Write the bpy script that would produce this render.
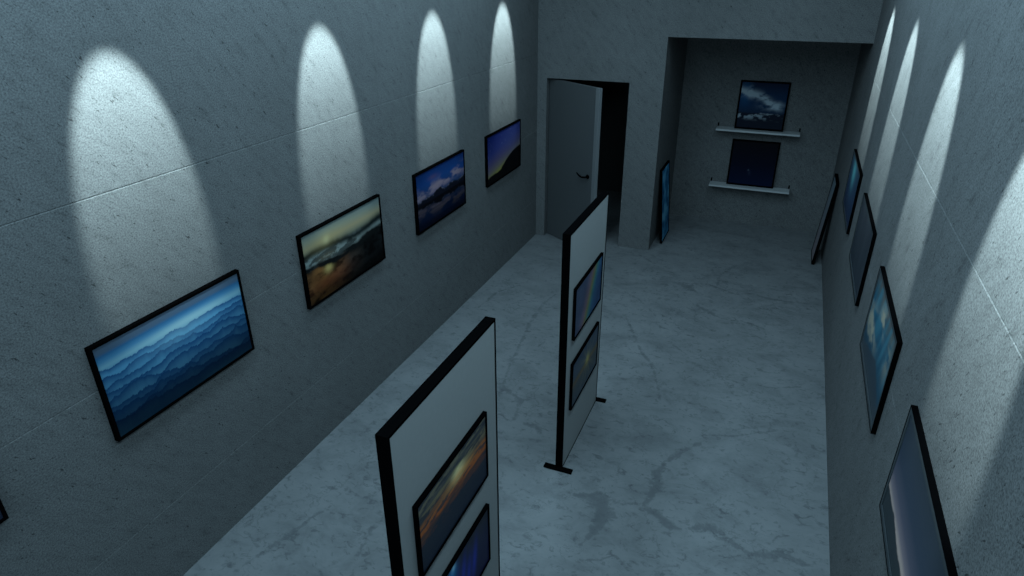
import bpy, bmesh, math, random
import numpy as np
from mathutils import Vector, Matrix

# ------------------------------------------------------------------ camera, sky, exposure
scene = bpy.context.scene
for o in list(bpy.data.objects):
    bpy.data.objects.remove(o)
COL = scene.collection

cam_data = bpy.data.cameras.new('camera')
cam = bpy.data.objects.new('camera', cam_data)
COL.objects.link(cam)
scene.camera = cam
cam_data.sensor_width = 36.0
cam_data.lens = 657.4 * 36 / 1024
cam_data.clip_start = 0.02
YAW, PITCH, ROLL = 0.3929, 0.4543, -0.0051
_f = Vector((-math.sin(YAW) * math.cos(PITCH), math.cos(YAW) * math.cos(PITCH), -math.sin(PITCH)))
_r = Vector((math.cos(YAW), math.sin(YAW), 0))
_u = _r.cross(_f)
_r2 = math.cos(ROLL) * _r + math.sin(ROLL) * _u
_u2 = -math.sin(ROLL) * _r + math.cos(ROLL) * _u
cam.matrix_world = Matrix(((_r2.x, _u2.x, -_f.x, 2.9643), (_r2.y, _u2.y, -_f.y, -8.0242),
                           (_r2.z, _u2.z, -_f.z, 3.3447), (0, 0, 0, 1)))

vs = scene.view_settings
vs.view_transform = 'Standard'
vs.look = 'None'
vs.gamma = 1.0
vs.use_curve_mapping = False
vs.exposure = 0.0

world = bpy.data.worlds.new('night_sky')
scene.world = world
world.use_nodes = True
bg = world.node_tree.nodes['Background']
bg.inputs[0].default_value = (0.30, 0.60, 0.80, 1)
bg.inputs[1].default_value = 0.02

W, D, H = 3.665, 1.512, 4.15          # room width, alcove depth, ceiling height
YF = -10.4                           # wall behind the camera


def area_lamp(name, loc, sx, sy, energy, color):
    l = bpy.data.lights.new(name, 'AREA')
    l.shape = 'RECTANGLE'
    l.size, l.size_y = sx, sy
    l.energy = energy
    l.color = color
    o = bpy.data.objects.new(name, l)
    COL.objects.link(o)
    o.location = loc
    return o


for lx in (0.75, W - 0.75):            # two long lamps under the ceiling
    area_lamp('ceiling_lamp', (lx, -5.0, H - 0.03), 0.5, 7.6, 128, (0.49, 0.81, 1.01))

fill = area_lamp('fill_light', (W / 2, YF - 0.02, 2.3), 2.4, 2.0, 46, (0.49, 0.81, 1.01))   # added fill light, unseen behind the viewer, for end wall and alcove
fill.rotation_euler = (math.radians(90), 0, 0)

SPOT_COLOR = (0.70, 0.95, 1.0)


def wall_spot(wx, y, side):
    """narrow downlight near the wall, leaning a little towards it (side -1: left wall, +1: right)"""
    l = bpy.data.lights.new('wall_spot', 'SPOT')
    l.energy = SPOT_E
    l.color = SPOT_COLOR
    l.spot_size = math.radians(SPOT_DEG)
    l.spot_blend = SPOT_BLEND
    l.shadow_soft_size = 0.012
    # the lamp's throw: strongest towards the wall, weak straight down
    l.use_nodes = True
    nt = l.node_tree
    em = nt.nodes['Emission']
    tc = nt.nodes.new('ShaderNodeTexCoord')
    sp = nt.nodes.new('ShaderNodeSeparateXYZ')
    nt.links.new(tc.outputs['Normal'], sp.inputs[0])
    fc = nt.nodes.new('ShaderNodeMapRange')
    fc.inputs[1].default_value, fc.inputs[2].default_value = -0.25, 0.25
    nt.links.new(sp.outputs[1], fc.inputs[0])
    cv = nt.nodes.new('ShaderNodeValToRGB')
    e = cv.color_ramp.elements
    while len(e) < len(THROW):
        e.new(0.5)
    for i, (p, v) in enumerate(THROW):
        e[i].position = p * 2 + 0.5
        e[i].color = (v, v, v, 1)
    nt.links.new(fc.outputs[0], cv.inputs[0])
    nt.links.new(cv.outputs[0], em.inputs['Strength'])
    o = bpy.data.objects.new('wall_spot', l)
    COL.objects.link(o)
    o.location = (wx - side * SPOT_A, y, SPOT_Z)
    d = Vector((side * math.sin(SPOT_T), 0, -math.cos(SPOT_T)))
    o.rotation_euler = d.to_track_quat('-Z', 'Y').to_euler()


THROW = [(-0.165, 0), (-0.117, 0.2), (-0.083, 0.45), (-0.021, 0.67), (0.115, 1.0)]
SPOT_E, SPOT_DEG, SPOT_BLEND, SPOT_A, SPOT_Z, SPOT_T = 1000, 23.6, 0.45, 0.70, 4.06, math.radians(22.6)
PIC_Y = [-5.775, -4.200, -2.640, -1.095]        # where the wall lamps hang along both walls
PIC_YR = [-5.765, -4.235, -2.660, -1.160]
for y in PIC_Y:
    wall_spot(0, y, -1)
for y in PIC_YR:
    wall_spot(W, y, 1)


# ------------------------------------------------------------------ materials
def new_mat(name):
    m = bpy.data.materials.new(name)
    m.use_nodes = True
    nt = m.node_tree
    return m, nt, nt.nodes['Principled BSDF']


def nd(nt, typ, **kw):
    n = nt.nodes.new(typ)
    for k, v in kw.items():
        if k in n.inputs:
            n.inputs[k].default_value = v
        else:
            setattr(n, k, v)
    return n


def ramp(nt, src, stops, interp='LINEAR'):
    r = nt.nodes.new('ShaderNodeValToRGB')
    r.color_ramp.interpolation = interp
    e = r.color_ramp.elements
    while len(e) < len(stops):
        e.new(0.5)
    for i, (p, c) in enumerate(stops):
        e[i].position = p
        e[i].color = c if len(c) == 4 else (*c, 1)
    nt.links.new(src, r.inputs[0])
    return r


def mixc(nt, fac, a, b, mode='MIX'):
    m = nt.nodes.new('ShaderNodeMix')
    m.data_type = 'RGBA'
    m.blend_type = mode
    for sock, v in ((m.inputs[0], fac), (m.inputs[6], a), (m.inputs[7], b)):
        if hasattr(v, 'is_linked'):
            nt.links.new(v, sock)
        elif isinstance(v, (int, float)):
            sock.default_value = v
        else:
            sock.default_value = (*v, 1)
    return m.outputs[2]


def g(v):
    return (v, v, v)


def concrete(name, swap):
    """grey board-marked concrete with fine grain, slanting scratches and pits. swap: which axis runs along the wall"""
    m, nt, b = new_mat(name)
    tc = nt.nodes.new('ShaderNodeTexCoord')
    obj = tc.outputs['Object']
    sep = nt.nodes.new('ShaderNodeSeparateXYZ')
    nt.links.new(obj, sep.inputs[0])
    cmb = nt.nodes.new('ShaderNodeCombineXYZ')
    nt.links.new(sep.outputs[1 if swap else 0], cmb.inputs[0])
    nt.links.new(sep.outputs[2], cmb.inputs[1])
    nt.links.new(sep.outputs[0 if swap else 1], cmb.inputs[2])
    mp = nd(nt, 'ShaderNodeMapping')
    mp.inputs['Rotation'].default_value = (0, 0, math.radians(48))
    nt.links.new(cmb.outputs[0], mp.inputs[0])
    mp0, mp = mp, nd(nt, 'ShaderNodeMapping')
    mp.inputs['Scale'].default_value = (1.0, 2.8, 1.0)
    nt.links.new(mp0.outputs[0], mp.inputs[0])
    big = nd(nt, 'ShaderNodeTexNoise', Scale=1.3, Detail=4.0, Roughness=0.6)
    nt.links.new(cmb.outputs[0], big.inputs[0])
    grain = nd(nt, 'ShaderNodeTexNoise', Scale=120.0, Detail=3.0, Roughness=0.7)
    nt.links.new(cmb.outputs[0], grain.inputs[0])
    streak = nd(nt, 'ShaderNodeTexNoise', Scale=7.0, Detail=6.0, Roughness=0.72)
    nt.links.new(mp.outputs[0], streak.inputs[0])
    pit = nd(nt, 'ShaderNodeTexNoise', Scale=26.0, Detail=3.0, Roughness=0.6, Distortion=0.4)
    nt.links.new(mp.outputs[0], pit.inputs[0])
    base = ramp(nt, big.outputs[0], [(0.3, g(0.111)), (0.7, g(0.129))])
    gr = ramp(nt, grain.outputs[0], [(0.33, g(0.52)), (0.5, g(1.0)), (0.68, g(1.32))])
    stv = ramp(nt, streak.outputs[0], [(0.28, g(0.55)), (0.40, g(0.92)), (0.5, g(1.0)), (0.7, g(1.1))])
    ptv = ramp(nt, pit.outputs[0], [(0.30, g(0.3)), (0.365, g(1.0))])
    c = mixc(nt, 1.0, base.outputs[0], gr.outputs[0], 'MULTIPLY')
    c = mixc(nt, 1.0, c, stv.outputs[0], 'MULTIPLY')
    c = mixc(nt, 1.0, c, ptv.outputs[0], 'MULTIPLY')
    nt.links.new(c, b.inputs['Base Color'])
    b.inputs['Roughness'].default_value = 0.75
    b.inputs['Specular IOR Level'].default_value = 0.15
    add = nd(nt, 'ShaderNodeMath', operation='MULTIPLY')
    nt.links.new(gr.outputs[0], add.inputs[0])
    nt.links.new(ptv.outputs[0], add.inputs[1])
    bp = nd(nt, 'ShaderNodeBump', Strength=0.08, Distance=0.003)
    nt.links.new(add.outputs[0], bp.inputs['Height'])
    nt.links.new(bp.outputs[0], b.inputs['Normal'])
    return m


def marble(name):
    """pale marble: the big grey veins are drawn by the mesh attribute 'vein', the fine ones are noise"""
    m, nt, b = new_mat(name)
    tc = nt.nodes.new('ShaderNodeTexCoord')
    obj = tc.outputs['Object']
    warp = nd(nt, 'ShaderNodeTexNoise', Scale=3.0, Detail=6.0, Roughness=0.65)
    nt.links.new(obj, warp.inputs[0])
    sub = nd(nt, 'ShaderNodeVectorMath', operation='SUBTRACT')
    nt.links.new(warp.outputs['Color'], sub.inputs[0])
    sub.inputs[1].default_value = (0.5, 0.5, 0.5)
    sc = nd(nt, 'ShaderNodeVectorMath', operation='SCALE')
    nt.links.new(sub.outputs[0], sc.inputs[0])
    sc.inputs['Scale'].default_value = 0.55
    ad = nd(nt, 'ShaderNodeVectorMath', operation='ADD')
    nt.links.new(obj, ad.inputs[0])
    nt.links.new(sc.outputs[0], ad.inputs[1])
    # big veins
    at = nd(nt, 'ShaderNodeAttribute', attribute_name='vein')
    rag = nd(nt, 'ShaderNodeTexNoise', Scale=24.0, Detail=5.0, Roughness=0.7)
    nt.links.new(obj, rag.inputs[0])
    rr = nd(nt, 'ShaderNodeMath', operation='MULTIPLY_ADD')
    nt.links.new(rag.outputs[0], rr.inputs[0])
    rr.inputs[1].default_value = 1.7
    lo2 = nd(nt, 'ShaderNodeTexNoise', Scale=6.0, Detail=3.0, Roughness=0.6)
    nt.links.new(obj, lo2.inputs[0])
    rr2 = nd(nt, 'ShaderNodeMath', operation='MULTIPLY_ADD')
    nt.links.new(lo2.outputs[0], rr2.inputs[0])
    rr2.inputs[1].default_value = 1.5
    rr2.inputs[2].default_value = -1.6
    nt.links.new(rr2.outputs[0], rr.inputs[2])
    sm0 = nd(nt, 'ShaderNodeMath', operation='ADD')
    nt.links.new(at.outputs['Fac'], sm0.inputs[0])
    nt.links.new(rr.outputs[0], sm0.inputs[1])
    r1 = ramp(nt, sm0.outputs[0], [(0.30, g(0)), (0.58, g(0.7)), (1.0, g(1))])
    # thin dark cracks in patches
    mask = nd(nt, 'ShaderNodeTexNoise', Scale=2.4, Detail=4.0, Roughness=0.65)
    nt.links.new(obj, mask.inputs[0])
    mk = ramp(nt, mask.outputs[0], [(0.47, g(0)), (0.60, g(1))])
    v2 = nd(nt, 'ShaderNodeTexVoronoi', feature='DISTANCE_TO_EDGE', Scale=3.6)
    nt.links.new(ad.outputs[0], v2.inputs['Vector'])
    r2 = ramp(nt, v2.outputs['Distance'], [(0.0, g(1)), (0.010, g(0.5)), (0.03, g(0))])
    cr = nd(nt, 'ShaderNodeMath', operation='MULTIPLY')
    nt.links.new(r2.outputs[0], cr.inputs[0])
    nt.links.new(mk.outputs[0], cr.inputs[1])
    # small slanting smudges
    mp = nd(nt, 'ShaderNodeMapping')
    mp.inputs['Rotation'].default_value = (0, 0, math.radians(-6))
    mp.inputs['Scale'].default_value = (1.0, 1.5, 1.0)
    nt.links.new(obj, mp.inputs[0])
    sm = nd(nt, 'ShaderNodeTexNoise', Scale=13.0, Detail=6.0, Roughness=0.68, Distortion=1.0)
    nt.links.new(mp.outputs[0], sm.inputs[0])
    rs = ramp(nt, sm.outputs[0], [(0.31, g(1)), (0.39, g(0.5)), (0.45, g(0))])
    cloud = nd(nt, 'ShaderNodeTexNoise', Scale=2.6, Detail=8.0, Roughness=0.72, Distortion=0.5)
    nt.links.new(mp.outputs[0], cloud.inputs[0])
    base = ramp(nt, cloud.outputs[0], [(0.32, (0.110, 0.113, 0.117)), (0.5, (0.151, 0.154, 0.157)), (0.68, (0.178, 0.180, 0.183))])
    c = base.outputs[0]
    for src, k, col in ((r1, 0.62, (0.062, 0.066, 0.072)), (cr, 0.55, (0.045, 0.049, 0.054)), (rs, 0.7, (0.053, 0.057, 0.062))):
        f = nd(nt, 'ShaderNodeMath', operation='MULTIPLY')
        nt.links.new(src.outputs[0], f.inputs[0])
        f.inputs[1].default_value = k
        c = mixc(nt, f.outputs[0], c, col)
    nt.links.new(c, b.inputs['Base Color'])
    b.inputs['Roughness'].default_value = 0.5
    b.inputs['Specular IOR Level'].default_value = 0.25
    return m


def plain(name, col, rough=0.5, spec=0.4, noise=0.05, scale=40):
    m, nt, b = new_mat(name)
    tc = nt.nodes.new('ShaderNodeTexCoord')
    n = nd(nt, 'ShaderNodeTexNoise', Scale=scale, Detail=3.0)
    nt.links.new(tc.outputs['Object'], n.inputs[0])
    lo = tuple(c * (1 - noise) for c in col)
    hi = tuple(c * (1 + noise) for c in col)
    r = ramp(nt, n.outputs[0], [(0.3, lo), (0.7, hi)])
    nt.links.new(r.outputs[0], b.inputs['Base Color'])
    b.inputs['Roughness'].default_value = rough
    b.inputs['Specular IOR Level'].default_value = spec
    return m


M_SIDE = concrete('concrete_side', True)
M_BACK = concrete('concrete_back', False)
M_FLOOR = marble('marble_floor')
M_BLACK = plain('black_frame', (0.0015, 0.0015, 0.0017), 0.8, 0.0)
M_BOARD = plain('white_board', (0.27, 0.273, 0.27), 0.6, 0.25, 0.02)
M_DOOR = plain('grey_door', (0.080, 0.083, 0.086), 0.5, 0.15, 0.02)
M_EDGE = plain('door_edge', (0.155, 0.16, 0.165), 0.5, 0.2, 0.02)
M_SHELF = plain('white_shelf', (0.40, 0.403, 0.405), 0.5, 0.3, 0.03)
M_CEIL = plain('ceiling_paint', (0.08, 0.08, 0.08), 0.8, 0.2)
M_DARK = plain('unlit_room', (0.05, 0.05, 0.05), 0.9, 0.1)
M_SHEEN = plain('grey_sheen', (0.042, 0.049, 0.054), 0.7, 0.1)  # grey that stands in for grazing sheen on the right-hand frames
M_BACKING = plain('frame_backing', (0.02, 0.018, 0.016), 0.9, 0.1)

m, nt, b = new_mat('printed_picture')
at = nd(nt, 'ShaderNodeAttribute', attribute_name='ink')
nt.links.new(at.outputs['Color'], b.inputs['Base Color'])
b.inputs['Roughness'].default_value = 0.45
b.inputs['Specular IOR Level'].default_value = 0.05
M_PRINT = m


# ------------------------------------------------------------------ mesh helpers
def add_box(bm, x0, x1, y0, y1, z0, z1):
    v = [bm.verts.new((x, y, z)) for x in (x0, x1) for y in (y0, y1) for z in (z0, z1)]
    for f in ((0, 1, 3, 2), (4, 6, 7, 5), (0, 4, 5, 1), (2, 3, 7, 6), (0, 2, 6, 4), (1, 5, 7, 3)):
        bm.faces.new([v[i] for i in f])
    return v


def link(name, bm, mat, parent=None, bevel=0.0, smooth=False):
    if bevel > 0:
        bmesh.ops.bevel(bm, geom=list(bm.edges), offset=bevel, segments=2, affect='EDGES', profile=0.5)
    bmesh.ops.recalc_face_normals(bm, faces=list(bm.faces))
    me = bpy.data.meshes.new(name)
    bm.to_mesh(me)
    bm.free()
    me.materials.append(mat)
    if smooth:
        for p in me.polygons:
            p.use_smooth = True
    o = bpy.data.objects.new(name, me)
    COL.objects.link(o)
    if parent:
        o.parent = parent
    return o


def tag(o, label, cat, group=None, kind=None):
    o['label'] = label
    o['category'] = cat
    if group:
        o['group'] = group
    if kind:
        o['kind'] = kind
    return o


def thing(name, label, cat, loc=(0, 0, 0), rot=(0, 0, 0), group=None, kind=None):
    o = bpy.data.objects.new(name, None)
    o.empty_display_size = 0.1
    COL.objects.link(o)
    o.location = loc
    o.rotation_euler = rot
    return tag(o, label, cat, group, kind)


def tube(bm, pts, rads, seg=12):
    rings = []
    n = len(pts)
    for i, p in enumerate(pts):
        p = Vector(p)
        d = (Vector(pts[min(i + 1, n - 1)]) - Vector(pts[max(i - 1, 0)])).normalized()
        a = d.orthogonal().normalized() if i == 0 else (a - d * a.dot(d)).normalized()
        c = d.cross(a)
        rings.append([bm.verts.new(p + rads[i] * (math.cos(2 * math.pi * k / seg) * a + math.sin(2 * math.pi * k / seg) * c)) for k in range(seg)])
    for r0, r1 in zip(rings, rings[1:]):
        for k in range(seg):
            bm.faces.new((r0[k], r0[(k + 1) % seg], r1[(k + 1) % seg], r1[k]))
    bm.faces.new(rings[0][::-1])
    bm.faces.new(rings[-1])


# ------------------------------------------------------------------ the room
JOINTS = [0.525, 1.450, 2.381, 3.31]


def joint_wall(bm, place, u0, u1, z0, z1, useams, thick=0.2, deep=0.0045, joints=None):
    """a slab whose visible face carries fine V joints; place(u, z, depth) gives the 3-D point"""
    def axis(a, b_, lines, hw):
        s = [(a, 0)]
        for l in lines:
            if a + 0.02 < l < b_ - 0.02:
                s += [(l - hw, 0), (l + 0.4 * hw, 1), (l + 0.5 * hw, 0)]
        return s + [(b_, 0)]
    us = axis(u0, u1, useams, 0.002)
    zs = axis(z0, z1, joints or JOINTS, 0.0055 if deep > .002 else 0.003)
    front = [[bm.verts.new(place(u, z, max(0.0007 * a, deep * c))) for z, c in zs] for u, a in us]
    for i in range(len(us) - 1):
        for j in range(len(zs) - 1):
            bm.faces.new((front[i][j], front[i + 1][j], front[i + 1][j + 1], front[i][j + 1]))
    bk = [bm.verts.new(place(u, z, thick)) for u, z in ((u0, z0), (u1, z0), (u1, z1), (u0, z1))]
    bm.faces.new(bk)
    bm.faces.new([r[0] for r in front] + [bk[1], bk[0]])
    bm.faces.new([r[-1] for r in front] + [bk[2], bk[3]])
    bm.faces.new(front[0] + [bk[3], bk[0]])
    bm.faces.new(front[-1] + [bk[2], bk[1]])


def struct(name, bm, mat, label, cat):
    return tag(link(name, bm, mat), label, cat, kind='structure')


# big grey veins of the marble: (x, y, half width) along each vein
VEINS = [
    [(2.753, -3.7, 0.0147), (2.641, -3.86, 0.0219), (2.544, -4.033, 0.0167), (2.507, -4.188, 0.0307), (2.541, -4.286, 0.0438), (2.512, -4.426, 0.0263), (2.49, -4.517, 0.0145), (2.554, -4.561, 0.0251), (2.613, -4.586, 0.0307), (2.69, -4.641, 0.0307), (2.756, -4.642, 0.0116), (2.847, -4.596, 0.0231), (2.939, -4.558, 0.0291), (3.017, -4.573, 0.027), (3.106, -4.644, 0.0182), (3.201, -4.683, 0.0155), (3.306, -4.649, 0.0364), (3.406, -4.617, 0.0347), (3.523, -4.644, 0.0145)],
    [(2.02, -4.605, 0.0116), (2.123, -4.584, 0.0309), (2.196, -4.586, 0.0656), (2.239, -4.689, 0.0545), (2.243, -4.804, 0.0347), (2.22, -4.915, 0.0182), (2.184, -5.019, 0.0109)],
    [(2.247, -4.565, 0.0175), (2.366, -4.557, 0.0167), (2.488, -4.508, 0.0116)],
    [(2.31, -4.67, 0.0209), (2.326, -4.703, 0.0154)],
    [(2.219, -5.134, 0.0101), (2.335, -5.086, 0.0073), (2.412, -5.013, 0.0077), (2.53, -5.105, 0.0109)],
    [(3.329, -3.428, 0.0088), (3.455, -3.505, 0.0219), (3.463, -3.6, 0.0175)],
    [(3.41, -3.694, 0.0116), (3.48, -3.736, 0.0154)],
    [(2.74, -3.6, 0.0088), (2.998, -3.509, 0.0131), (3.324, -3.296, 0.0088)],
    [(1.401, -3.991, 0.0147), (1.479, -3.988, 0.0307), (1.557, -4.039, 0.0147)],
    [(1.507, -4.153, 0.0131), (1.567, -4.155, 0.0219)],
    [(1.712, -1.856, 0.0124), (1.855, -2.146, 0.0155), (2.017, -2.503, 0.0142), (2.151, -2.681, 0.0136), (2.238, -2.882, 0.0109), (2.355, -3.25, 0.0098)],
    [(2.109, -1.977, 0.0113), (2.32, -2.025, 0.0155), (2.473, -2.05, 0.0142)],
    [(2.296, -2.289, 0.0113), (2.376, -2.358, 0.0142), (2.485, -2.451, 0.0109)],
    [(2.879, -1.529, 0.0186), (3.032, -1.583, 0.0155)],
    [(3.108, -2.703, 0.0154), (3.234, -2.702, 0.0103), (3.461, -2.593, 0.0109)],
    [(3.273, -3.177, 0.0175), (3.304, -3.179, 0.0175)],
    [(2.769, -2.356, 0.0113), (2.896, -2.343, 0.0077)],
    [(2.079, -0.857, 0.0269), (2.223, -0.887, 0.0643), (2.282, -0.976, 0.0372)],
    [(2.286, -0.774, 0.0135), (2.456, -0.764, 0.0135), (2.598, -0.822, 0.0161), (2.749, -0.9, 0.0155), (2.959, -0.816, 0.0161), (3.07, -0.879, 0.0186), (3.331, -0.879, 0.0186), (3.536, -0.849, 0.0124)],
    [(2.542, -0.73, 0.0139), (2.524, -0.47, 0.0208), (2.672, -0.094, 0.0224)],
    [(2.39, -1.335, 0.0155), (2.546, -1.472, 0.0248), (2.68, -1.562, 0.0124)],
    [(1.066, -3.771, 0.0147), (0.965, -3.307, 0.0164), (0.885, -2.754, 0.017), (0.821, -2.334, 0.0186), (0.817, -1.889, 0.0168), (0.866, -1.655, 0.0135)],
    [(0.187, -2.296, 0.0124), (0.223, -1.858, 0.0155), (0.399, -1.589, 0.0104)],
    [(0.903, -3.109, 0.0113), (1.048, -3.088, 0.0109)],
    [(0.993, -3.557, 0.0197), (1.241, -3.7, 0.0246), (1.299, -3.976, 0.0131)],
    [(0.276, -6.023, 0.0109), (0.329, -5.844, 0.0154), (0.397, -5.657, 0.0193), (0.424, -5.486, 0.0116), (0.465, -5.41, 0.0126)],
    [(0.174, -5.991, 0.0182), (0.226, -5.995, 0.0193)],
    [(0.316, -5.211, 0.0131), (0.415, -5.193, 0.0116)],
    [(0.493, -5.172, 0.0175), (0.519, -5.172, 0.0175)],
    [(0.858, -5.395, 0.0218), (0.905, -5.626, 0.0109)],
    [(0.522, -5.397, 0.0077), (0.691, -5.348, 0.0073)],
    [(1.505, -0.187, 0.015), (1.694, -0.353, 0.0208)],
    [(1.537, -1.275, 0.0124), (1.784, -1.448, 0.0093), (2.009, -1.737, 0.0093)],
    [(3.049, -4.39, 0.0058), (2.996, -4.382, 0.0116), (2.943, -4.333, 0.0066)],
    [(3.34, -4.348, 0.0175), (3.366, -4.366, 0.0154)],
    [(3.141, -4.323, 0.0077), (3.173, -4.329, 0.0126)],
    [(3.185, -4.477, 0.0058), (3.217, -4.491, 0.0073), (3.258, -4.447, 0.0055), (3.242, -4.397, 0.0055), (3.193, -4.417, 0.0055), (3.185, -4.477, 0.0058)],
    [(3.239, -4.546, 0.0077), (3.313, -4.551, 0.0091), (3.346, -4.475, 0.0055), (3.43, -4.432, 0.0055)],
]


def make_floor():
    xs = np.concatenate([[-0.2], np.linspace(0, W, 231), [W + 0.2]])
    ys = np.concatenate([[YF - 0.2], np.linspace(-7.2, 1.6, 541), [2.6]])
    X, Y = np.meshgrid(xs, ys)
    vein = np.zeros_like(X)
    for line in VEINS:
        for (x0, y0, w0), (x1, y1, w1) in zip(line, line[1:]):
            px, py = x1 - x0, y1 - y0
            t = np.clip(((X - x0) * px + (Y - y0) * py) / (px * px + py * py + 1e-9), 0, 1)
            d = np.hypot(X - x0 - t * px, Y - y0 - t * py)
            vein = np.maximum(vein, (1 - d / (2 * (w0 + t * (w1 - w0)))) * (0.74 if max(w0, w1) < 0.028 else 1.0))
    ny, nx = X.shape
    top = np.stack([X, Y, np.zeros_like(X)], -1).reshape(-1, 3)
    i = np.arange((ny - 1) * (nx - 1))
    r, c = i // (nx - 1), i % (nx - 1)
    a = r * nx + c
    faces = np.stack([a, a + 1, a + nx + 1, a + nx], -1).tolist()
    n0 = len(top)
    rim = list(range(nx)) + [k * nx + nx - 1 for k in range(1, ny)] + [(ny - 1) * nx + k for k in range(nx - 2, -1, -1)] + [k * nx for k in range(ny - 2, 0, -1)]
    low = top[rim].copy()
    low[:, 2] = -0.15
    n = len(rim)
    faces += [(rim[k], n0 + k, n0 + (k + 1) % n, rim[(k + 1) % n]) for k in range(n)]
    faces.append([n0 + k for k in range(n)][::-1])
    me = bpy.data.meshes.new('floor')
    me.from_pydata(np.vstack([top, low]).tolist(), [], faces)
    at = me.attributes.new('vein', 'FLOAT', 'POINT')
    at.data.foreach_set('value', np.concatenate([np.clip(vein, 0, 1).ravel(), np.zeros(n)]).astype(np.float32))
    me.materials.append(M_FLOOR)
    me.update()
    o = bpy.data.objects.new('floor', me)
    COL.objects.link(o)
    return tag(o, 'pale grey veined marble floor of the gallery', 'floor', kind='structure')


make_floor()
bm = bmesh.new()
add_box(bm, -0.2, W + 0.2, YF - 0.2, 2.6, H, H + 0.15)
struct('ceiling', bm, M_CEIL, 'ceiling above the gallery', 'ceiling')

bm = bmesh.new()
joint_wall(bm, lambda u, z, d: (-d, u, z), YF, 0.0, 0, H, [-5.435 + 1.86 * k for k in range(-2, 4)])
struct('wall_left', bm, M_SIDE, 'long grey concrete wall on the left with four lit scallops', 'wall')
bm = bmesh.new()
joint_wall(bm, lambda u, z, d: (W + d, u, z), YF, D + 0.2, 0, H, [-4.85 + 1.86 * k for k in range(-2, 4)], deep=0.0028, joints=JOINTS[1:])
struct('wall_right', bm, M_SIDE, 'long grey concrete wall on the right', 'wall')
WX0, WX1, WZ0, WZ1 = W / 2 - 1.2, W / 2 + 1.2, 1.3, 3.3  # opening added in the unseen wall for the fill light


def fr(u, z, d):
    return (u, YF - d, z)


bm = bmesh.new()
joint_wall(bm, fr, -0.2, WX0, 0, H, [])
joint_wall(bm, fr, WX1, W + 0.2, 0, H, [])
joint_wall(bm, fr, WX0, WX1, 0, WZ0, [])
joint_wall(bm, fr, WX0, WX1, WZ1, H, [])
struct('wall_front', bm, M_BACK, 'concrete wall behind the viewer', 'wall')
bm = bmesh.new()
for x in (WX0, W / 2 - .02, WX1 - .04):
    add_box(bm, x, x + .04, YF - .14, YF - .08, WZ0, WZ1)
for z in (WZ0, WZ1 - .04):
    add_box(bm, WX0 + .04, WX1 - .04, YF - .14, YF - .08, z, z + .04)
struct('fill_frame', bm, M_BLACK, 'added frame round the fill light behind the viewer', 'window')

DX0, DX1, DH = 0.123, 1.167, 2.10     # door opening
AX, AH = 1.572, 2.623                 # alcove opening: left edge, height
TH = 0.20


def bk(u, z, d):
    return (u, d, z)


bm = bmesh.new()
joint_wall(bm, bk, -0.2, DX0, 0, DH, [], TH, 0.001)
joint_wall(bm, bk, DX1, AX, 0, DH, [], TH, 0.001)
joint_wall(bm, bk, -0.2, AX, DH, AH, [], TH, 0.001)
joint_wall(bm, bk, -0.2, W, AH, H, [], TH, 0.001)
struct('wall_back', bm, M_BACK, 'concrete end wall with the door opening and the alcove', 'wall')

bm = bmesh.new()
add_box(bm, AX - 0.15, AX, TH, D + 0.001, 0, AH)
struct('wall_alcove_left', bm, M_SIDE, 'left side wall of the alcove', 'wall')
bm = bmesh.new()
add_box(bm, AX - 0.15, W, D, D + 0.15, 0, AH + 0.1)
struct('wall_alcove_back', bm, M_BACK, 'rear concrete wall of the alcove behind the two shelves', 'wall')
bm = bmesh.new()
add_box(bm, AX - 0.15, W, TH, D, AH, AH + 0.1)
struct('ceiling_alcove', bm, M_BACK, 'low ceiling of the alcove', 'ceiling')
# unlit room beyond the door
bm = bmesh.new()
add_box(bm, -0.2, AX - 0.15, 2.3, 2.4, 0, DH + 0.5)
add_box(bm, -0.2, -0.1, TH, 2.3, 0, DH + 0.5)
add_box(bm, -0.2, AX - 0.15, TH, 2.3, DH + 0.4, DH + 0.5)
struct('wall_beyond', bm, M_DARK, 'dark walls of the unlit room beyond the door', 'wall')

# ------------------------------------------------------------------ door, standing open into the gallery
ang = math.atan2(-0.535, 0.812)
door = thing('door_1', 'grey flush door standing half open into the gallery', 'door', (0.128, 0.100, 0.006), (0, 0, ang), kind='structure')
L = 0.948
bm = bmesh.new()
add_box(bm, 0, L - 0.062, 0, 0.044, 0, 2.075)
link('door_leaf', bm, M_DOOR, door, 0.002)
bm = bmesh.new()      # vertical edge band, slightly chamfered towards the tip
prof = [(L - 0.062, 0.0), (L, 0.0), (L, 0.044), (L - 0.062, 0.044)]
lo = [bm.verts.new((x, y, 0)) for x, y in prof]
hi = [bm.verts.new((x, y, 2.075)) for x, y in prof]
for k in range(4):
    bm.faces.new((lo[k], lo[(k + 1) % 4], hi[(k + 1) % 4], hi[k]))
bm.faces.new(lo)
bm.faces.new(hi)
link('edge_band', bm, M_EDGE, door, 0.002)['label'] = 'lighter vertical band along the opening edge'
bm = bmesh.new()
hx, hz = L - 0.135, 1.0
tube(bm, [(hx, 0.002, hz), (hx, -0.008, hz), (hx, -0.012, hz)], [0.027, 0.027, 0.022], 20)
ro = link('handle_rosette', bm, M_BLACK, door, smooth=False)
bm = bmesh.new()
pts = [(hx, -0.01, hz), (hx, -0.05, hz), (hx - 0.012, -0.06, hz - 0.001), (hx - 0.05, -0.062, hz - 0.006), (hx - 0.09, -0.06, hz - 0.003), (hx - 0.13, -0.055, hz + 0.012), (hx - 0.155, -0.052, hz + 0.024)]
tube(bm, pts, [0.011, 0.011, 0.012, 0.011, 0.010, 0.009, 0.007], 12)
link('door_handle', bm, M_BLACK, door, smooth=True)['label'] = 'black curved lever handle'


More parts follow.
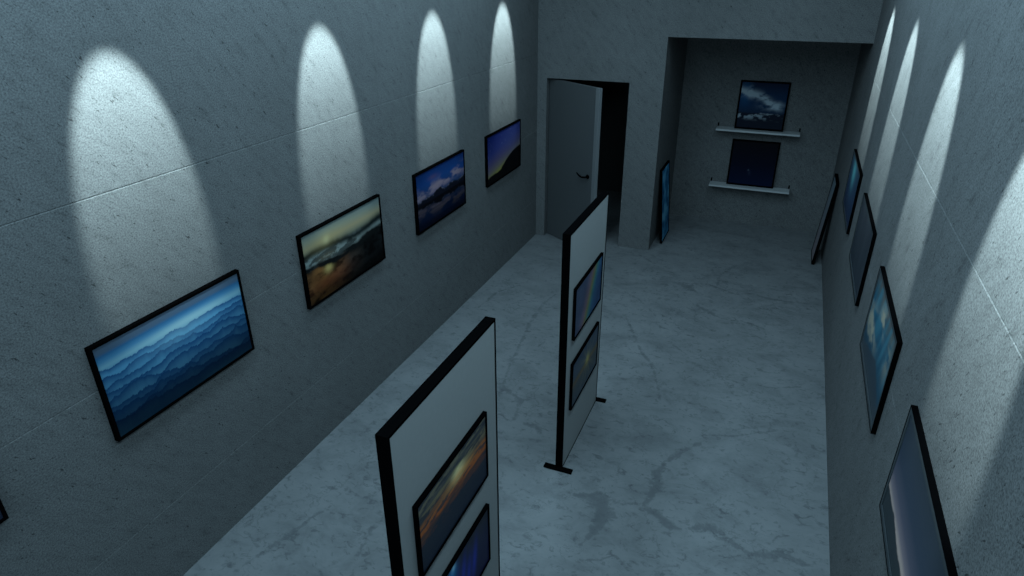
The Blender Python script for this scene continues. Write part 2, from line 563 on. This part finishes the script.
# ------------------------------------------------------------------ artwork painters
def _vn(x, y, seed):
    rng = np.random.default_rng(seed)
    t = rng.random((64, 64))
    xi = np.floor(x).astype(int)
    yi = np.floor(y).astype(int)
    fx = x - xi
    fy = y - yi
    fx = fx * fx * (3 - 2 * fx)
    fy = fy * fy * (3 - 2 * fy)
    a = t[xi % 64, yi % 64]
    b_ = t[(xi + 1) % 64, yi % 64]
    c = t[xi % 64, (yi + 1) % 64]
    d = t[(xi + 1) % 64, (yi + 1) % 64]
    return (a * (1 - fx) + b_ * fx) * (1 - fy) + (c * (1 - fx) + d * fx) * fy


def fbm(x, y, seed, oct_=5, gain=0.5):
    s = np.zeros_like(x)
    amp = 1.0
    tot = 0
    for k in range(oct_):
        s += amp * _vn(x * 2 ** k, y * 2 ** k, seed + k)
        tot += amp
        amp *= gain
    return s / tot


def mix(a, b_, t):
    t = np.clip(t, 0, 1)[..., None]
    return a * (1 - t) + np.array(b_) * t


def sst(e0, e1, x):
    t = np.clip((x - e0) / (e1 - e0), 0, 1)
    return t * t * (3 - 2 * t)


def grad(v, stops):
    ps = [s[0] for s in stops]
    return np.stack([np.interp(v, ps, [s[1][k] for s in stops]) for k in range(3)], -1)


def blob(u, v, cu, cv, ru, rv):
    return np.exp(-(((u - cu) / ru) ** 2 + ((v - cv) / rv) ** 2))


def art_blue_mountains(u, v):
    c = grad(v, [(0, (.02, .08, .25)), (.70, (.16, .48, .80)), (.78, (.45, .72, .90)), (.84, (.16, .42, .72)), (.89, (.07, .24, .50)), (.92, (.17, .22, .34)), (1, (.20, .22, .30))])
    c = mix(c, (.75, .92, 1.0), .95 * blob(u, v, .58, .78, .30, .05))
    for i in range(9):
        base = .745 - i * .078
        amp = .035 + .012 * i
        r = base + amp * (fbm(u * (9 - .7 * i) + 9 * i, u * 0, 40 + i, 7, .62) - .5) * 2.3
        depth = r - v
        t = np.clip(depth / (.075 + .018 * i), 0, 1) ** .8 * (.45 + .9 * fbm(u * 3 + i, v * 5, 60 + i, 3))
        t = np.clip(t, 0, 1)
        k = (1 - .090 * i)
        dark = np.array((.02, .12, .36)) * k
        mist = np.array((.22, .54, .86)) * k * (1 - .03 * i)
        layer = dark * (1 - t[..., None]) + mist * t[..., None]
        c = np.where((depth > 0)[..., None], layer, c)
    c = mix(c, (.55, .80, .95), .35 * blob(u, v, .52, .70, .22, .09))
    c *= (1 - .35 * sst(.45, .0, v))[..., None]
    c *= (0.66 + .50 * blob(u, v, .62, .75, .50, .55))[..., None]
    c[..., 0] *= .8
    return c


def art_wave_beach(u, v):
    n = fbm(u * 5, v * 9, 7, 5)
    c = grad(v, [(0, (.16, .06, .02)), (.6, (.12, .14, .13)), (.70, (.33, .33, .24)), (.80, (.60, .48, .28)), (.90, (.46, .46, .34)), (1, (.22, .28, .28))])
    c = mix(c, (.24, .30, .30), .7 * sst(.35, 1, u) * sst(.75, 1, v))
    sand = grad(u, [(0, (.30, .13, .05)), (.20, (.42, .17, .05)), (.38, (.26, .11, .05)), (.55, (.07, .05, .04)), (.75, (.02, .022, .022)), (1, (.012, .014, .015))])
    n3 = fbm(u * 12, v * 14, 77, 5, .6)
    sand = sand * np.clip(.15 + 1.5 * n * sst(.30, .60, n3) , 0, 2)[..., None]
    sand = mix(sand, (1, .72, .25), .95 * blob(u, v, .26, .40, .05, .08))
    sand = mix(sand, (.34, .07, .03), .5 * blob(u, v, .25, .2, .22, .10))
    sand *= (.25 + .75 * sst(0, .35, v))[..., None]
    edge = .46 + .035 * np.sin(u * 6 + 2) + .07 * (fbm(u * 6, u * 0, 3) - .5) + .05 * u
    c = np.where((v < edge)[..., None], sand, c)
    foam = fbm(u * 9, v * 15, 21, 6, .6)
    fm = sst(edge, edge + .03, v) * sst(.70, .64, v)
    c = mix(c, (.10, .115, .11), fm)
    c = mix(c, (.42, .48, .45), fm * sst(.44, .60, foam + .08 * u))
    c = mix(c, (.012, .014, .014), np.clip(1.2 * np.exp(-((v - edge - .008 - .06 * (n - .5)) / .042) ** 2) * (.55 + sst(.35, .55, foam)), 0, 1))
    crest = .675 + .035 * np.sin(u * 6.5 + .6) + .05 * (fbm(u * 8, u * 0, 12) - .5)
    c = mix(c, (.012, .02, .02), .98 * np.exp(-((v - crest) / (.048 + .022 * u)) ** 2))
    c = mix(c, (.30, .22, .12), .5 * blob(u, v, .25, .57, .10, .04))
    c = mix(c, (1, .88, .48), .95 * blob(u, v, .27, .80, .04, .055))
    c = mix(c, (.8, .6, .25), .4 * blob(u, v, .27, .80, .2, .1))
    return c


def art_lake_dusk(u, v):
    vv = np.where(v > .45, v, .90 - v)
    c = grad(vv, [(.45, (.04, .06, .13)), (.58, (.04, .09, .24)), (.78, (.018, .09, .34)), (1, (.01, .045, .20))])
    n = fbm(u * 5, vv * 8, 33, 5)
    cen = .62 + .12 * (u - .2)
    cl = sst(.44, .62, n) * np.exp(-((vv - cen) / .10) ** 2)
    c = mix(c, (.46, .33, .42), np.clip(cl * 1.1, 0, 1))
    c = mix(c, (.20, .12, .24), .6 * blob(u, vv, .33, .84, .09, .04))
    ridge = .52 + .14 * (fbm(u * 7, u * 0, 18, 7, .60) - .40) + .03 * u
    snow = sst(ridge - .03, ridge, vv) * sst(ridge + .01, ridge, vv) * sst(.45, .6, fbm(u * 22, vv * 22, 5))
    c = mix(c, (.010, .013, .026), sst(ridge + .01, ridge - .01, vv))
    c = mix(c, (.30, .27, .36), .8 * snow)
    refl = v < .45
    c = np.where(refl[..., None], c * .33 * (.7 + .6 * _vn(u * 3, v * 60, 2))[..., None], c)
    c *= np.where(refl, .2 + .8 * sst(.0, .40, v), 1)[..., None]
    return c * .85


def art_night_hill(u, v):
    c = grad(v - .30 * (u - .3), [(.0, (.50, .46, .06)), (.16, (.46, .40, .10)), (.30, (.27, .22, .22)), (.46, (.15, .12, .26)), (.66, (.055, .07, .30)), (1, (.015, .03, .20))])
    c = mix(c, (.10, .13, .40), .5 * blob(u, v, .72, .70, .30, .30))
    st = _vn(u * 46, v * 30, 11)
    c = mix(c, (.40, .42, .7), sst(.88, .98, st) * sst(.45, .7, v) * .6)
    hill = .13 + .03 * np.sin(u * 9) * (u < .4) + .27 * sst(.22, .75, u) + .07 * sst(.6, 1, u) + .015 * (fbm(u * 14, u * 0, 3) - .5)
    return mix(c, (.005, .005, .006), sst(hill + .012, hill - .012, v))


def art_dusk_violet(u, v):
    n = fbm(u * 4, v * 3, 8)
    return grad(v + .1 * (n - .5), [(0, (.03, .04, .07)), (.5, (.08, .12, .22)), (1, (.16, .20, .32))])


def art_rainbow_haze(u, v):
    s = u - .42 * (v - .5) * .9
    c = grad(s, [(0, (.10, .13, .22)), (.28, (.12, .14, .24)), (.45, (.30, .20, .26)), (.54, (.40, .31, .16)), (.60, (.20, .34, .20)), (.68, (.08, .28, .34)), (.78, (.06, .16, .32)), (1, (.05, .10, .22))])
    n = fbm(u * 6, v * 5, 14)
    return c * (.75 + .5 * n)[..., None]


def art_sunburst(u, v):
    c = grad(v, [(0, (.10, .14, .19)), (.45, (.13, .14, .15)), (.5, (.20, .15, .09)), (.62, (.12, .16, .22)), (1, (.07, .11, .18))])
    a = np.arctan2((v - .55) * .6, u - .58)
    r = np.hypot((v - .55) * .6, u - .58)
    rays = .5 + .5 * np.cos(a * 11 + 1)
    c = mix(c, (.75, .62, .22), .85 * np.exp(-(r / .07) ** 2) + .38 * rays * np.exp(-r / .18))
    c = mix(c, (.4, .2, .1), .5 * np.exp(-((v - .47) / .03) ** 2))
    return c


def art_ember_sky(u, v):
    n = fbm(u * 3.5, v * 14, 26, 6, .55)
    n2 = fbm(u * 6, v * 26, 29, 5, .6)
    w = v + .20 * (n - .5)
    c = grad(w, [(0, (.025, .035, .06)), (.40, (.04, .05, .07)), (.47, (.12, .07, .06)), (.53, (.56, .14, .04)), (.64, (.52, .17, .06)), (.71, (.16, .10, .08)), (.77, (.30, .24, .14)), (.84, (.08, .09, .10)), (.92, (.26, .22, .15)), (1, (.16, .15, .13))])
    c = mix(c, (.045, .055, .075), .92 * sst(.50, .58, n2) * sst(.46, .56, v))
    c = mix(c, (.30, .09, .04), .5 * sst(.5, .62, n2) * np.exp(-((v - .40) / .07) ** 2))
    c = mix(c, (1.2, 1.0, .5), np.clip(1.3 * blob(u, v + .16 * (n - .5), .55, .72, .085, .06), 0, 1))
    c = mix(c, (1.0, .50, .16), .75 * blob(u, v, .58, .66, .20, .06))
    return c * 1.4


def art_blue_glow(u, v):
    c = grad(v, [(0, (.02, .02, .10)), (.6, (.04, .05, .12)), (1, (.055, .062, .080))])
    for i in range(7):
        cu = .14 + .1 * i
        k = np.exp(-((u - cu - .1 * (v - .5)) / .04) ** 2) * np.exp(-((v - .45 - .1 * math.sin(i * 2.1)) / .28) ** 2)
        c = mix(c, (.05, .09, .75), .75 * k)
    c = mix(c, (.05, .40, .95), .95 * blob(u, v, .38, .86, .07, .14))
    c = mix(c, (.6, 1.1, 1.4), .9 * blob(u, v, .40, .93, .03, .06))
    return c


def art_teal_aurora(u, v):
    n = fbm(u * 4, v * 4, 51)
    c = grad(v, [(0, (.04, .06, .12)), (.4, (.05, .09, .18)), (1, (.06, .13, .20))])
    c = mix(c, (.20, .66, .74), .95 * blob(u, v, .42, .80, .16, .26) * (.6 + .6 * n))
    return c


def art_grey_haze(u, v):  # hazy reflection over the picture, painted into its slate grey
    n = _vn(u * 60 + v * 8, v * 3, 61)
    c = grad(v, [(0, (.055, .068, .088)), (1, (.075, .082, .10))])
    return c * (.8 + .4 * n)[..., None]


def art_cloud_peak(u, v):
    n = fbm(u * 4, v * 5, 71, 6, .55)
    c = grad(v, [(0, (.07, .10, .13)), (.3, (.03, .13, .21)), (.7, (.035, .18, .29)), (.88, (.10, .18, .22)), (1, (.20, .17, .16))])
    ray = _vn((u - .25 * v) * 16, v * 0, 9)
    c = mix(c, (.08, .30, .42), .8 * sst(.4, .9, ray) * sst(.3, .6, v))
    cl = sst(.42, .60, n)
    c = mix(c, (.62, .57, .46), np.clip(cl * (blob(u, v, .52, .80, .12, .13) + blob(u, v, .20, .44, .22, .20) + .6 * blob(u, v, .90, .70, .08, .2)) * 1.4, 0, 1))
    pk = .40 - .55 * np.abs(u - .60) + .07 * (fbm(u * 9, u * 0, 5) - .5)
    c = mix(c, (.07, .10, .135), .95 * sst(pk + .015, pk - .015, v))
    c = mix(c, (.09, .115, .14), sst(.16, .05, v))
    return c * .85


def art_pink_horizon(u, v):
    c = grad(v, [(.0, (.60, .50, .46)), (.25, (.90, .64, .57)), (.31, (.42, .33, .37)), (.42, (.17, .16, .22)), (.6, (.070, .092, .14)), (1, (.055, .07, .09))])
    hill = .225 + .018 * np.sin(u * 10) + .07 * (fbm(u * 9, u * 0, 15) - .5)
    return mix(c, (.055, .068, .078), sst(hill + .008, hill - .008, v))


def art_moon_clouds(u, v):
    c = grad(v, [(0, (.012, .022, .05)), (.3, (.015, .035, .08)), (.5, (.006, .045, .13)), (.75, (.008, .045, .13)), (1, (.004, .016, .055))])
    c = mix(c, (.03, .18, .42), .7 * blob(u, v, .10, .78, .12, .25))
    n = fbm(u * 4.5, v * 7, 83, 6, .55)
    arc = .80 - .20 * u - .12 * sst(.4, .8, u)
    cl = sst(.38, .64, n + .10) * np.exp(-((v - arc) / .085) ** 2) * sst(1.05, .75, u) + .7 * sst(.45, .62, n) * blob(u, v, .72, .50, .22, .08) + .6 * blob(u, v, .20, .82, .05, .12) * sst(.35, .6, n)
    c = mix(c, (.62, .72, .80), np.clip(cl * 1.15, 0, 1))
    mt = .33 + .07 * (fbm(u * 7, u * 0, 4) - .5)
    sn = fbm(u * 10, v * 18, 91, 6, .6)
    band = sst(mt + .02, mt - .01, v)
    c = mix(c, (.014, .020, .04), band)
    c = mix(c, (.52, .60, .68), band * sst(.46, .60, sn) * sst(.14, .27, v) * (1 - .5 * u))
    return c


def art_starry_navy(u, v):
    c = grad(v, [(0, (.004, .013, .05)), (.5, (.003, .006, .022)), (1, (.004, .004, .008))])
    c = mix(c, (.25, .3, .4), .6 * blob(u, v, .42, .34, .016, .016))
    c = mix(c, (.05, .06, .12), .5 * blob(u, v, .45, .27, .03, .05))
    return c


def art_blue_mottle(u, v):
    n = fbm(u * 5, v * 9, 97, 5)
    c = grad(n, [(.3, (.01, .14, .32)), (.5, (.05, .34, .66)), (.7, (.22, .66, .95))])
    return c * (1.1 + .3 * v)[..., None]


def art_mauve_fog(u, v):
    n = fbm(u * 4, v * 4, 17)
    return grad(v + .2 * (n - .5), [(0, (.85, .66, .70)), (.5, (.62, .62, .70)), (1, (.45, .60, .70))])


# ------------------------------------------------------------------ framed pictures
def framed(label, w, h, art, loc, rot, bar=0.016, deep=0.03, nx=120, group=None, gain=0.5, sheen_strip=0.0):
    """origin at the middle of the frame's lower back edge; the picture faces local -Y"""
    t = thing('framed_picture', label, 'picture', loc, rot, group)
    bm = bmesh.new()
    o = [(-w / 2, 0), (w / 2, 0), (w / 2, h), (-w / 2, h)]
    i = [(-w / 2 + bar, bar), (w / 2 - bar, bar), (w / 2 - bar, h - bar), (-w / 2 + bar, h - bar)]
    of = [bm.verts.new((x, -deep, z)) for x, z in o]
    ob = [bm.verts.new((x, 0, z)) for x, z in o]
    f1 = [bm.verts.new((x, -deep, z)) for x, z in i]
    b1 = [bm.verts.new((x, -0.004, z)) for x, z in i]
    ib = [bm.verts.new((x, 0, z)) for x, z in i]
    for k in range(4):
        n = (k + 1) % 4
        bm.faces.new((of[k], of[n], f1[n], f1[k]))
        bm.faces.new((f1[k], f1[n], b1[n], b1[k]))
        bm.faces.new((of[k], ob[k], ob[n], of[n]))
        bm.faces.new((ob[k], ib[k], ib[n], ob[n]))
        bm.faces.new((ib[k], b1[k], b1[n], ib[n]))
    link('frame', bm, M_BLACK, t)
    bm = bmesh.new()
    add_box(bm, -w / 2 + bar + .0005, w / 2 - bar - .0005, -0.010, -0.002, bar + .0005, h - bar - .0005)
    link('backing_board', bm, M_BACKING, t)
    if sheen_strip:  # sheen along the frame front, put in as a grey strip
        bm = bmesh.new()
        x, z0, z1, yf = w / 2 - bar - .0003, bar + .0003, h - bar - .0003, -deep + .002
        add_box(bm, -x, -x + sheen_strip, yf, -.010, z0, z1)
        add_box(bm, x - sheen_strip, x, yf, -.010, z0, z1)
        add_box(bm, -x + sheen_strip, x - sheen_strip, yf, -.010, z0, z0 + sheen_strip)
        add_box(bm, -x + sheen_strip, x - sheen_strip, yf, -.010, z1 - sheen_strip, z1)
        link('sheen_strip', bm, M_SHEEN, t)['label'] = 'grey strip painted in for the sheen on the frame front'
        bar += sheen_strip
    # the print: a fine sheet, coloured point by point
    pw, ph = w - 2 * bar - .001, h - 2 * bar - .001
    ny = max(12, int(nx * ph / pw))
    us, vs_ = np.meshgrid(np.linspace(0, 1, nx + 1), np.linspace(0, 1, ny + 1))
    co = np.stack([(us - .5) * pw, np.full_like(us, -deep + .005), bar + .0005 + vs_ * ph], -1).reshape(-1, 3)
    ii = np.arange(ny * nx)
    r, c = ii // nx, ii % nx
    a = r * (nx + 1) + c
    faces = np.stack([a, a + 1, a + nx + 2, a + nx + 1], -1)
    # rim folded back to the board so that the sheet has thickness
    rim = list(range(nx + 1)) + [k * (nx + 1) + nx for k in range(1, ny + 1)] + [ny * (nx + 1) + k for k in range(nx - 1, -1, -1)] + [k * (nx + 1) for k in range(ny - 1, 0, -1)]
    n0 = len(co)
    back = co[rim].copy()
    back[:, 1] = -0.010
    me = bpy.data.meshes.new('print')
    nr = len(rim)
    rimf = [(rim[k], n0 + k, n0 + (k + 1) % nr, rim[(k + 1) % nr]) for k in range(nr)]
    me.from_pydata(np.vstack([co, back]).tolist(), [], faces.tolist() + rimf)
    col = np.clip(art(us, vs_) * gain, 0, 1).reshape(-1, 3)
    col = np.vstack([col, col[rim]])
    ca = me.color_attributes.new('ink', 'FLOAT_COLOR', 'POINT')
    ca.data.foreach_set('color', np.hstack([col, np.ones((len(col), 1))]).astype(np.float32).ravel())
    me.materials.append(M_PRINT)
    me.update()
    po = bpy.data.objects.new('print', me)
    COL.objects.link(po)
    po.parent = t
    return t


R90 = math.pi / 2
ZB, PH, PW = 1.140, 0.562, 0.985
GL = 'framed landscape prints along the left wall'
GR = 'framed landscape prints along the right wall'
left = [
    (-5.790, ZB - .006, 'black framed print of layered blue misty mountains on left wall', art_blue_mountains, 220),
    (-4.222, ZB + .001, 'black framed print of a wave breaking on an orange sunset beach, left wall', art_wave_beach, 200),
    (-2.668, ZB + .002, 'black framed print of pink clouds mirrored in a blue lake, left wall', art_lake_dusk, 160),
    (-1.134, ZB + .008, 'black framed print of a violet night sky over a black hill, near the door', art_night_hill, 140),
    (-7.347, ZB - .008, 'black framed print cut off by the left edge of the photo', art_dusk_violet, 40),
]
for y, z, lab, art, nx in left:
    framed(lab, PW + (.015 if nx > 180 else 0), PH, art, (0, y, z), (0, 0, R90), nx=nx, group=GL)
right = [
    (-5.80, 'black framed print of a dark dusk sky over a pink horizon, nearest on right wall', art_pink_horizon, 120),
    (-4.272, 'black framed print of white clouds and teal sky round a peak, right wall', art_cloud_peak, 120),
    (-2.716, 'black framed print with painted grey reflection haze, between the teal glow and the cloud print', art_grey_haze, 80),
    (-1.191, 'black framed print with a teal glow at its top, farthest hung on right wall', art_teal_aurora, 80),
]
for y, lab, art, nx in right:
    framed(lab, 0.98, PH - .006, art, (W, y, ZB), (0, 0, -R90), bar=0.004, deep=0.025, nx=nx, group=GR, sheen_strip=0.024)

# ------------------------------------------------------------------ free-standing display panels
PT = 1.857


def panel(label, x, y0, y1):
    t = thing('display_panel', label, 'display panel', (x, (y0 + y1) / 2, 0), (0, 0, 0), 'white display panels down the middle of the room')
    hl = (y1 - y0) / 2
    hx, e = 0.026, 0.013
    bm = bmesh.new()
    add_box(bm, -hx, hx, -hl, -hl + e, 0.012, PT)
    add_box(bm, -hx, hx, hl - e, hl, 0.012, PT)
    add_box(bm, -hx, hx, -hl + e, hl - e, PT - e, PT)
    add_box(bm, -hx, hx, -hl + e, hl - e, 0.003, 0.013)
    link('panel_frame', bm, M_BLACK, t)
    bm = bmesh.new()
    add_box(bm, -hx + .002, hx - .002, -hl + e, hl - e, 0.013, PT - e)
    link('board', bm, M_BOARD, t)
    for s in (-1, 1):
        bm = bmesh.new()
        add_box(bm, -0.108, 0.108, s * (hl + .012) - .024, s * (hl + .012) + .024, 0, 0.012)
        link('foot', bm, M_BLACK, t, 0.002)
    return t


panel('white display panel in black frame, nearest one, carrying the ember sunset print', 1.823, -6.486, -5.538)
panel('white display panel in black frame, farther one, standing on two black feet', 1.823, -4.384, -3.460)
XF = 1.823 + 0.0242
GP = 'small framed prints on the display panels'
for y0, y1, z0, z1, lab, art in (
        (-6.372, -5.698, 1.036, 1.432, 'small black framed print of an orange ember sunset, upper on the near panel', art_ember_sky),
        (-6.372, -5.698, 0.450, 0.846, 'small black framed print of a bright blue glow, lower on the near panel', art_blue_glow),
        (-4.266, -3.590, 1.036, 1.430, 'small black framed print of a diagonal rainbow haze, upper on the far panel', art_rainbow_haze),
        (-4.266, -3.590, 0.450, 0.842, 'small black framed print of a yellow sunburst, lower on the far panel', art_sunburst)):
    framed(lab, y1 - y0, z1 - z0, art, (XF, (y0 + y1) / 2, z0), (0, 0, R90), bar=0.012, deep=0.020, nx=130, group=GP)

# ------------------------------------------------------------------ alcove: shelves and leaning pictures


def shelf(label, x0, x1, ztop):
    t = thing('wall_shelf', label, 'shelf', ((x0 + x1) / 2, D, ztop), (0, 0, 0), 'white shelves in the alcove')
    hw = (x1 - x0) / 2
    bm = bmesh.new()
    add_box(bm, -hw, hw, -0.185, 0, -0.024, 0)
    link('shelf_board', bm, M_SHELF, t, 0.002)
    for s in (-1, 1):
        bm = bmesh.new()
        x = s * (hw - .012)
        add_box(bm, x - .009, x + .009, -0.006, 0, -0.04, 0.05)
        add_box(bm, x - .007, x + .007, -0.12, 0, -0.032, -0.022)
        link('bracket', bm, M_BLACK, t)['label'] = 'black metal bracket'
    return t


shelf('white wall shelf in the alcove, upper one under the cloud picture', 2.098, 3.164, 1.358)
shelf('white wall shelf in the alcove, lower one under the dark navy picture', 2.101, 3.162, 0.577)
lean = math.atan2(0.052, 0.62)
for z, lab, art in ((1.3585, 'square black framed print of moonlit clouds standing on the upper shelf', art_moon_clouds),
                    (0.5775, 'square black framed dark navy print standing on the lower shelf', art_starry_navy)):
    framed(lab, 0.622, 0.628, art, (2.637, D - 0.058, z), (-lean, 0, 0), bar=0.022, deep=0.022, nx=110, group='square pictures on the alcove shelves')

h = 1.0
th = math.asin(0.088 / h)
framed('tall black framed blue mottled print on the floor, leaning in the alcove left side', 0.525, h, art_blue_mottle,
       (AX + 0.093, 0.556, 0.0015), (-th, 0, R90), bar=0.018, deep=0.028, nx=60, group='tall pictures leaning on the alcove floor')
h = 1.05
th = math.asin(0.083 / h)
framed('tall black framed mauve grey print on the floor, leaning on the right wall', 0.46, h, art_mauve_fog,
       (W - 0.088, 0.53, 0.0015), (-th, 0, -R90), bar=0.016, deep=0.034, nx=60, gain=0.3, group='tall pictures leaning on the alcove floor')
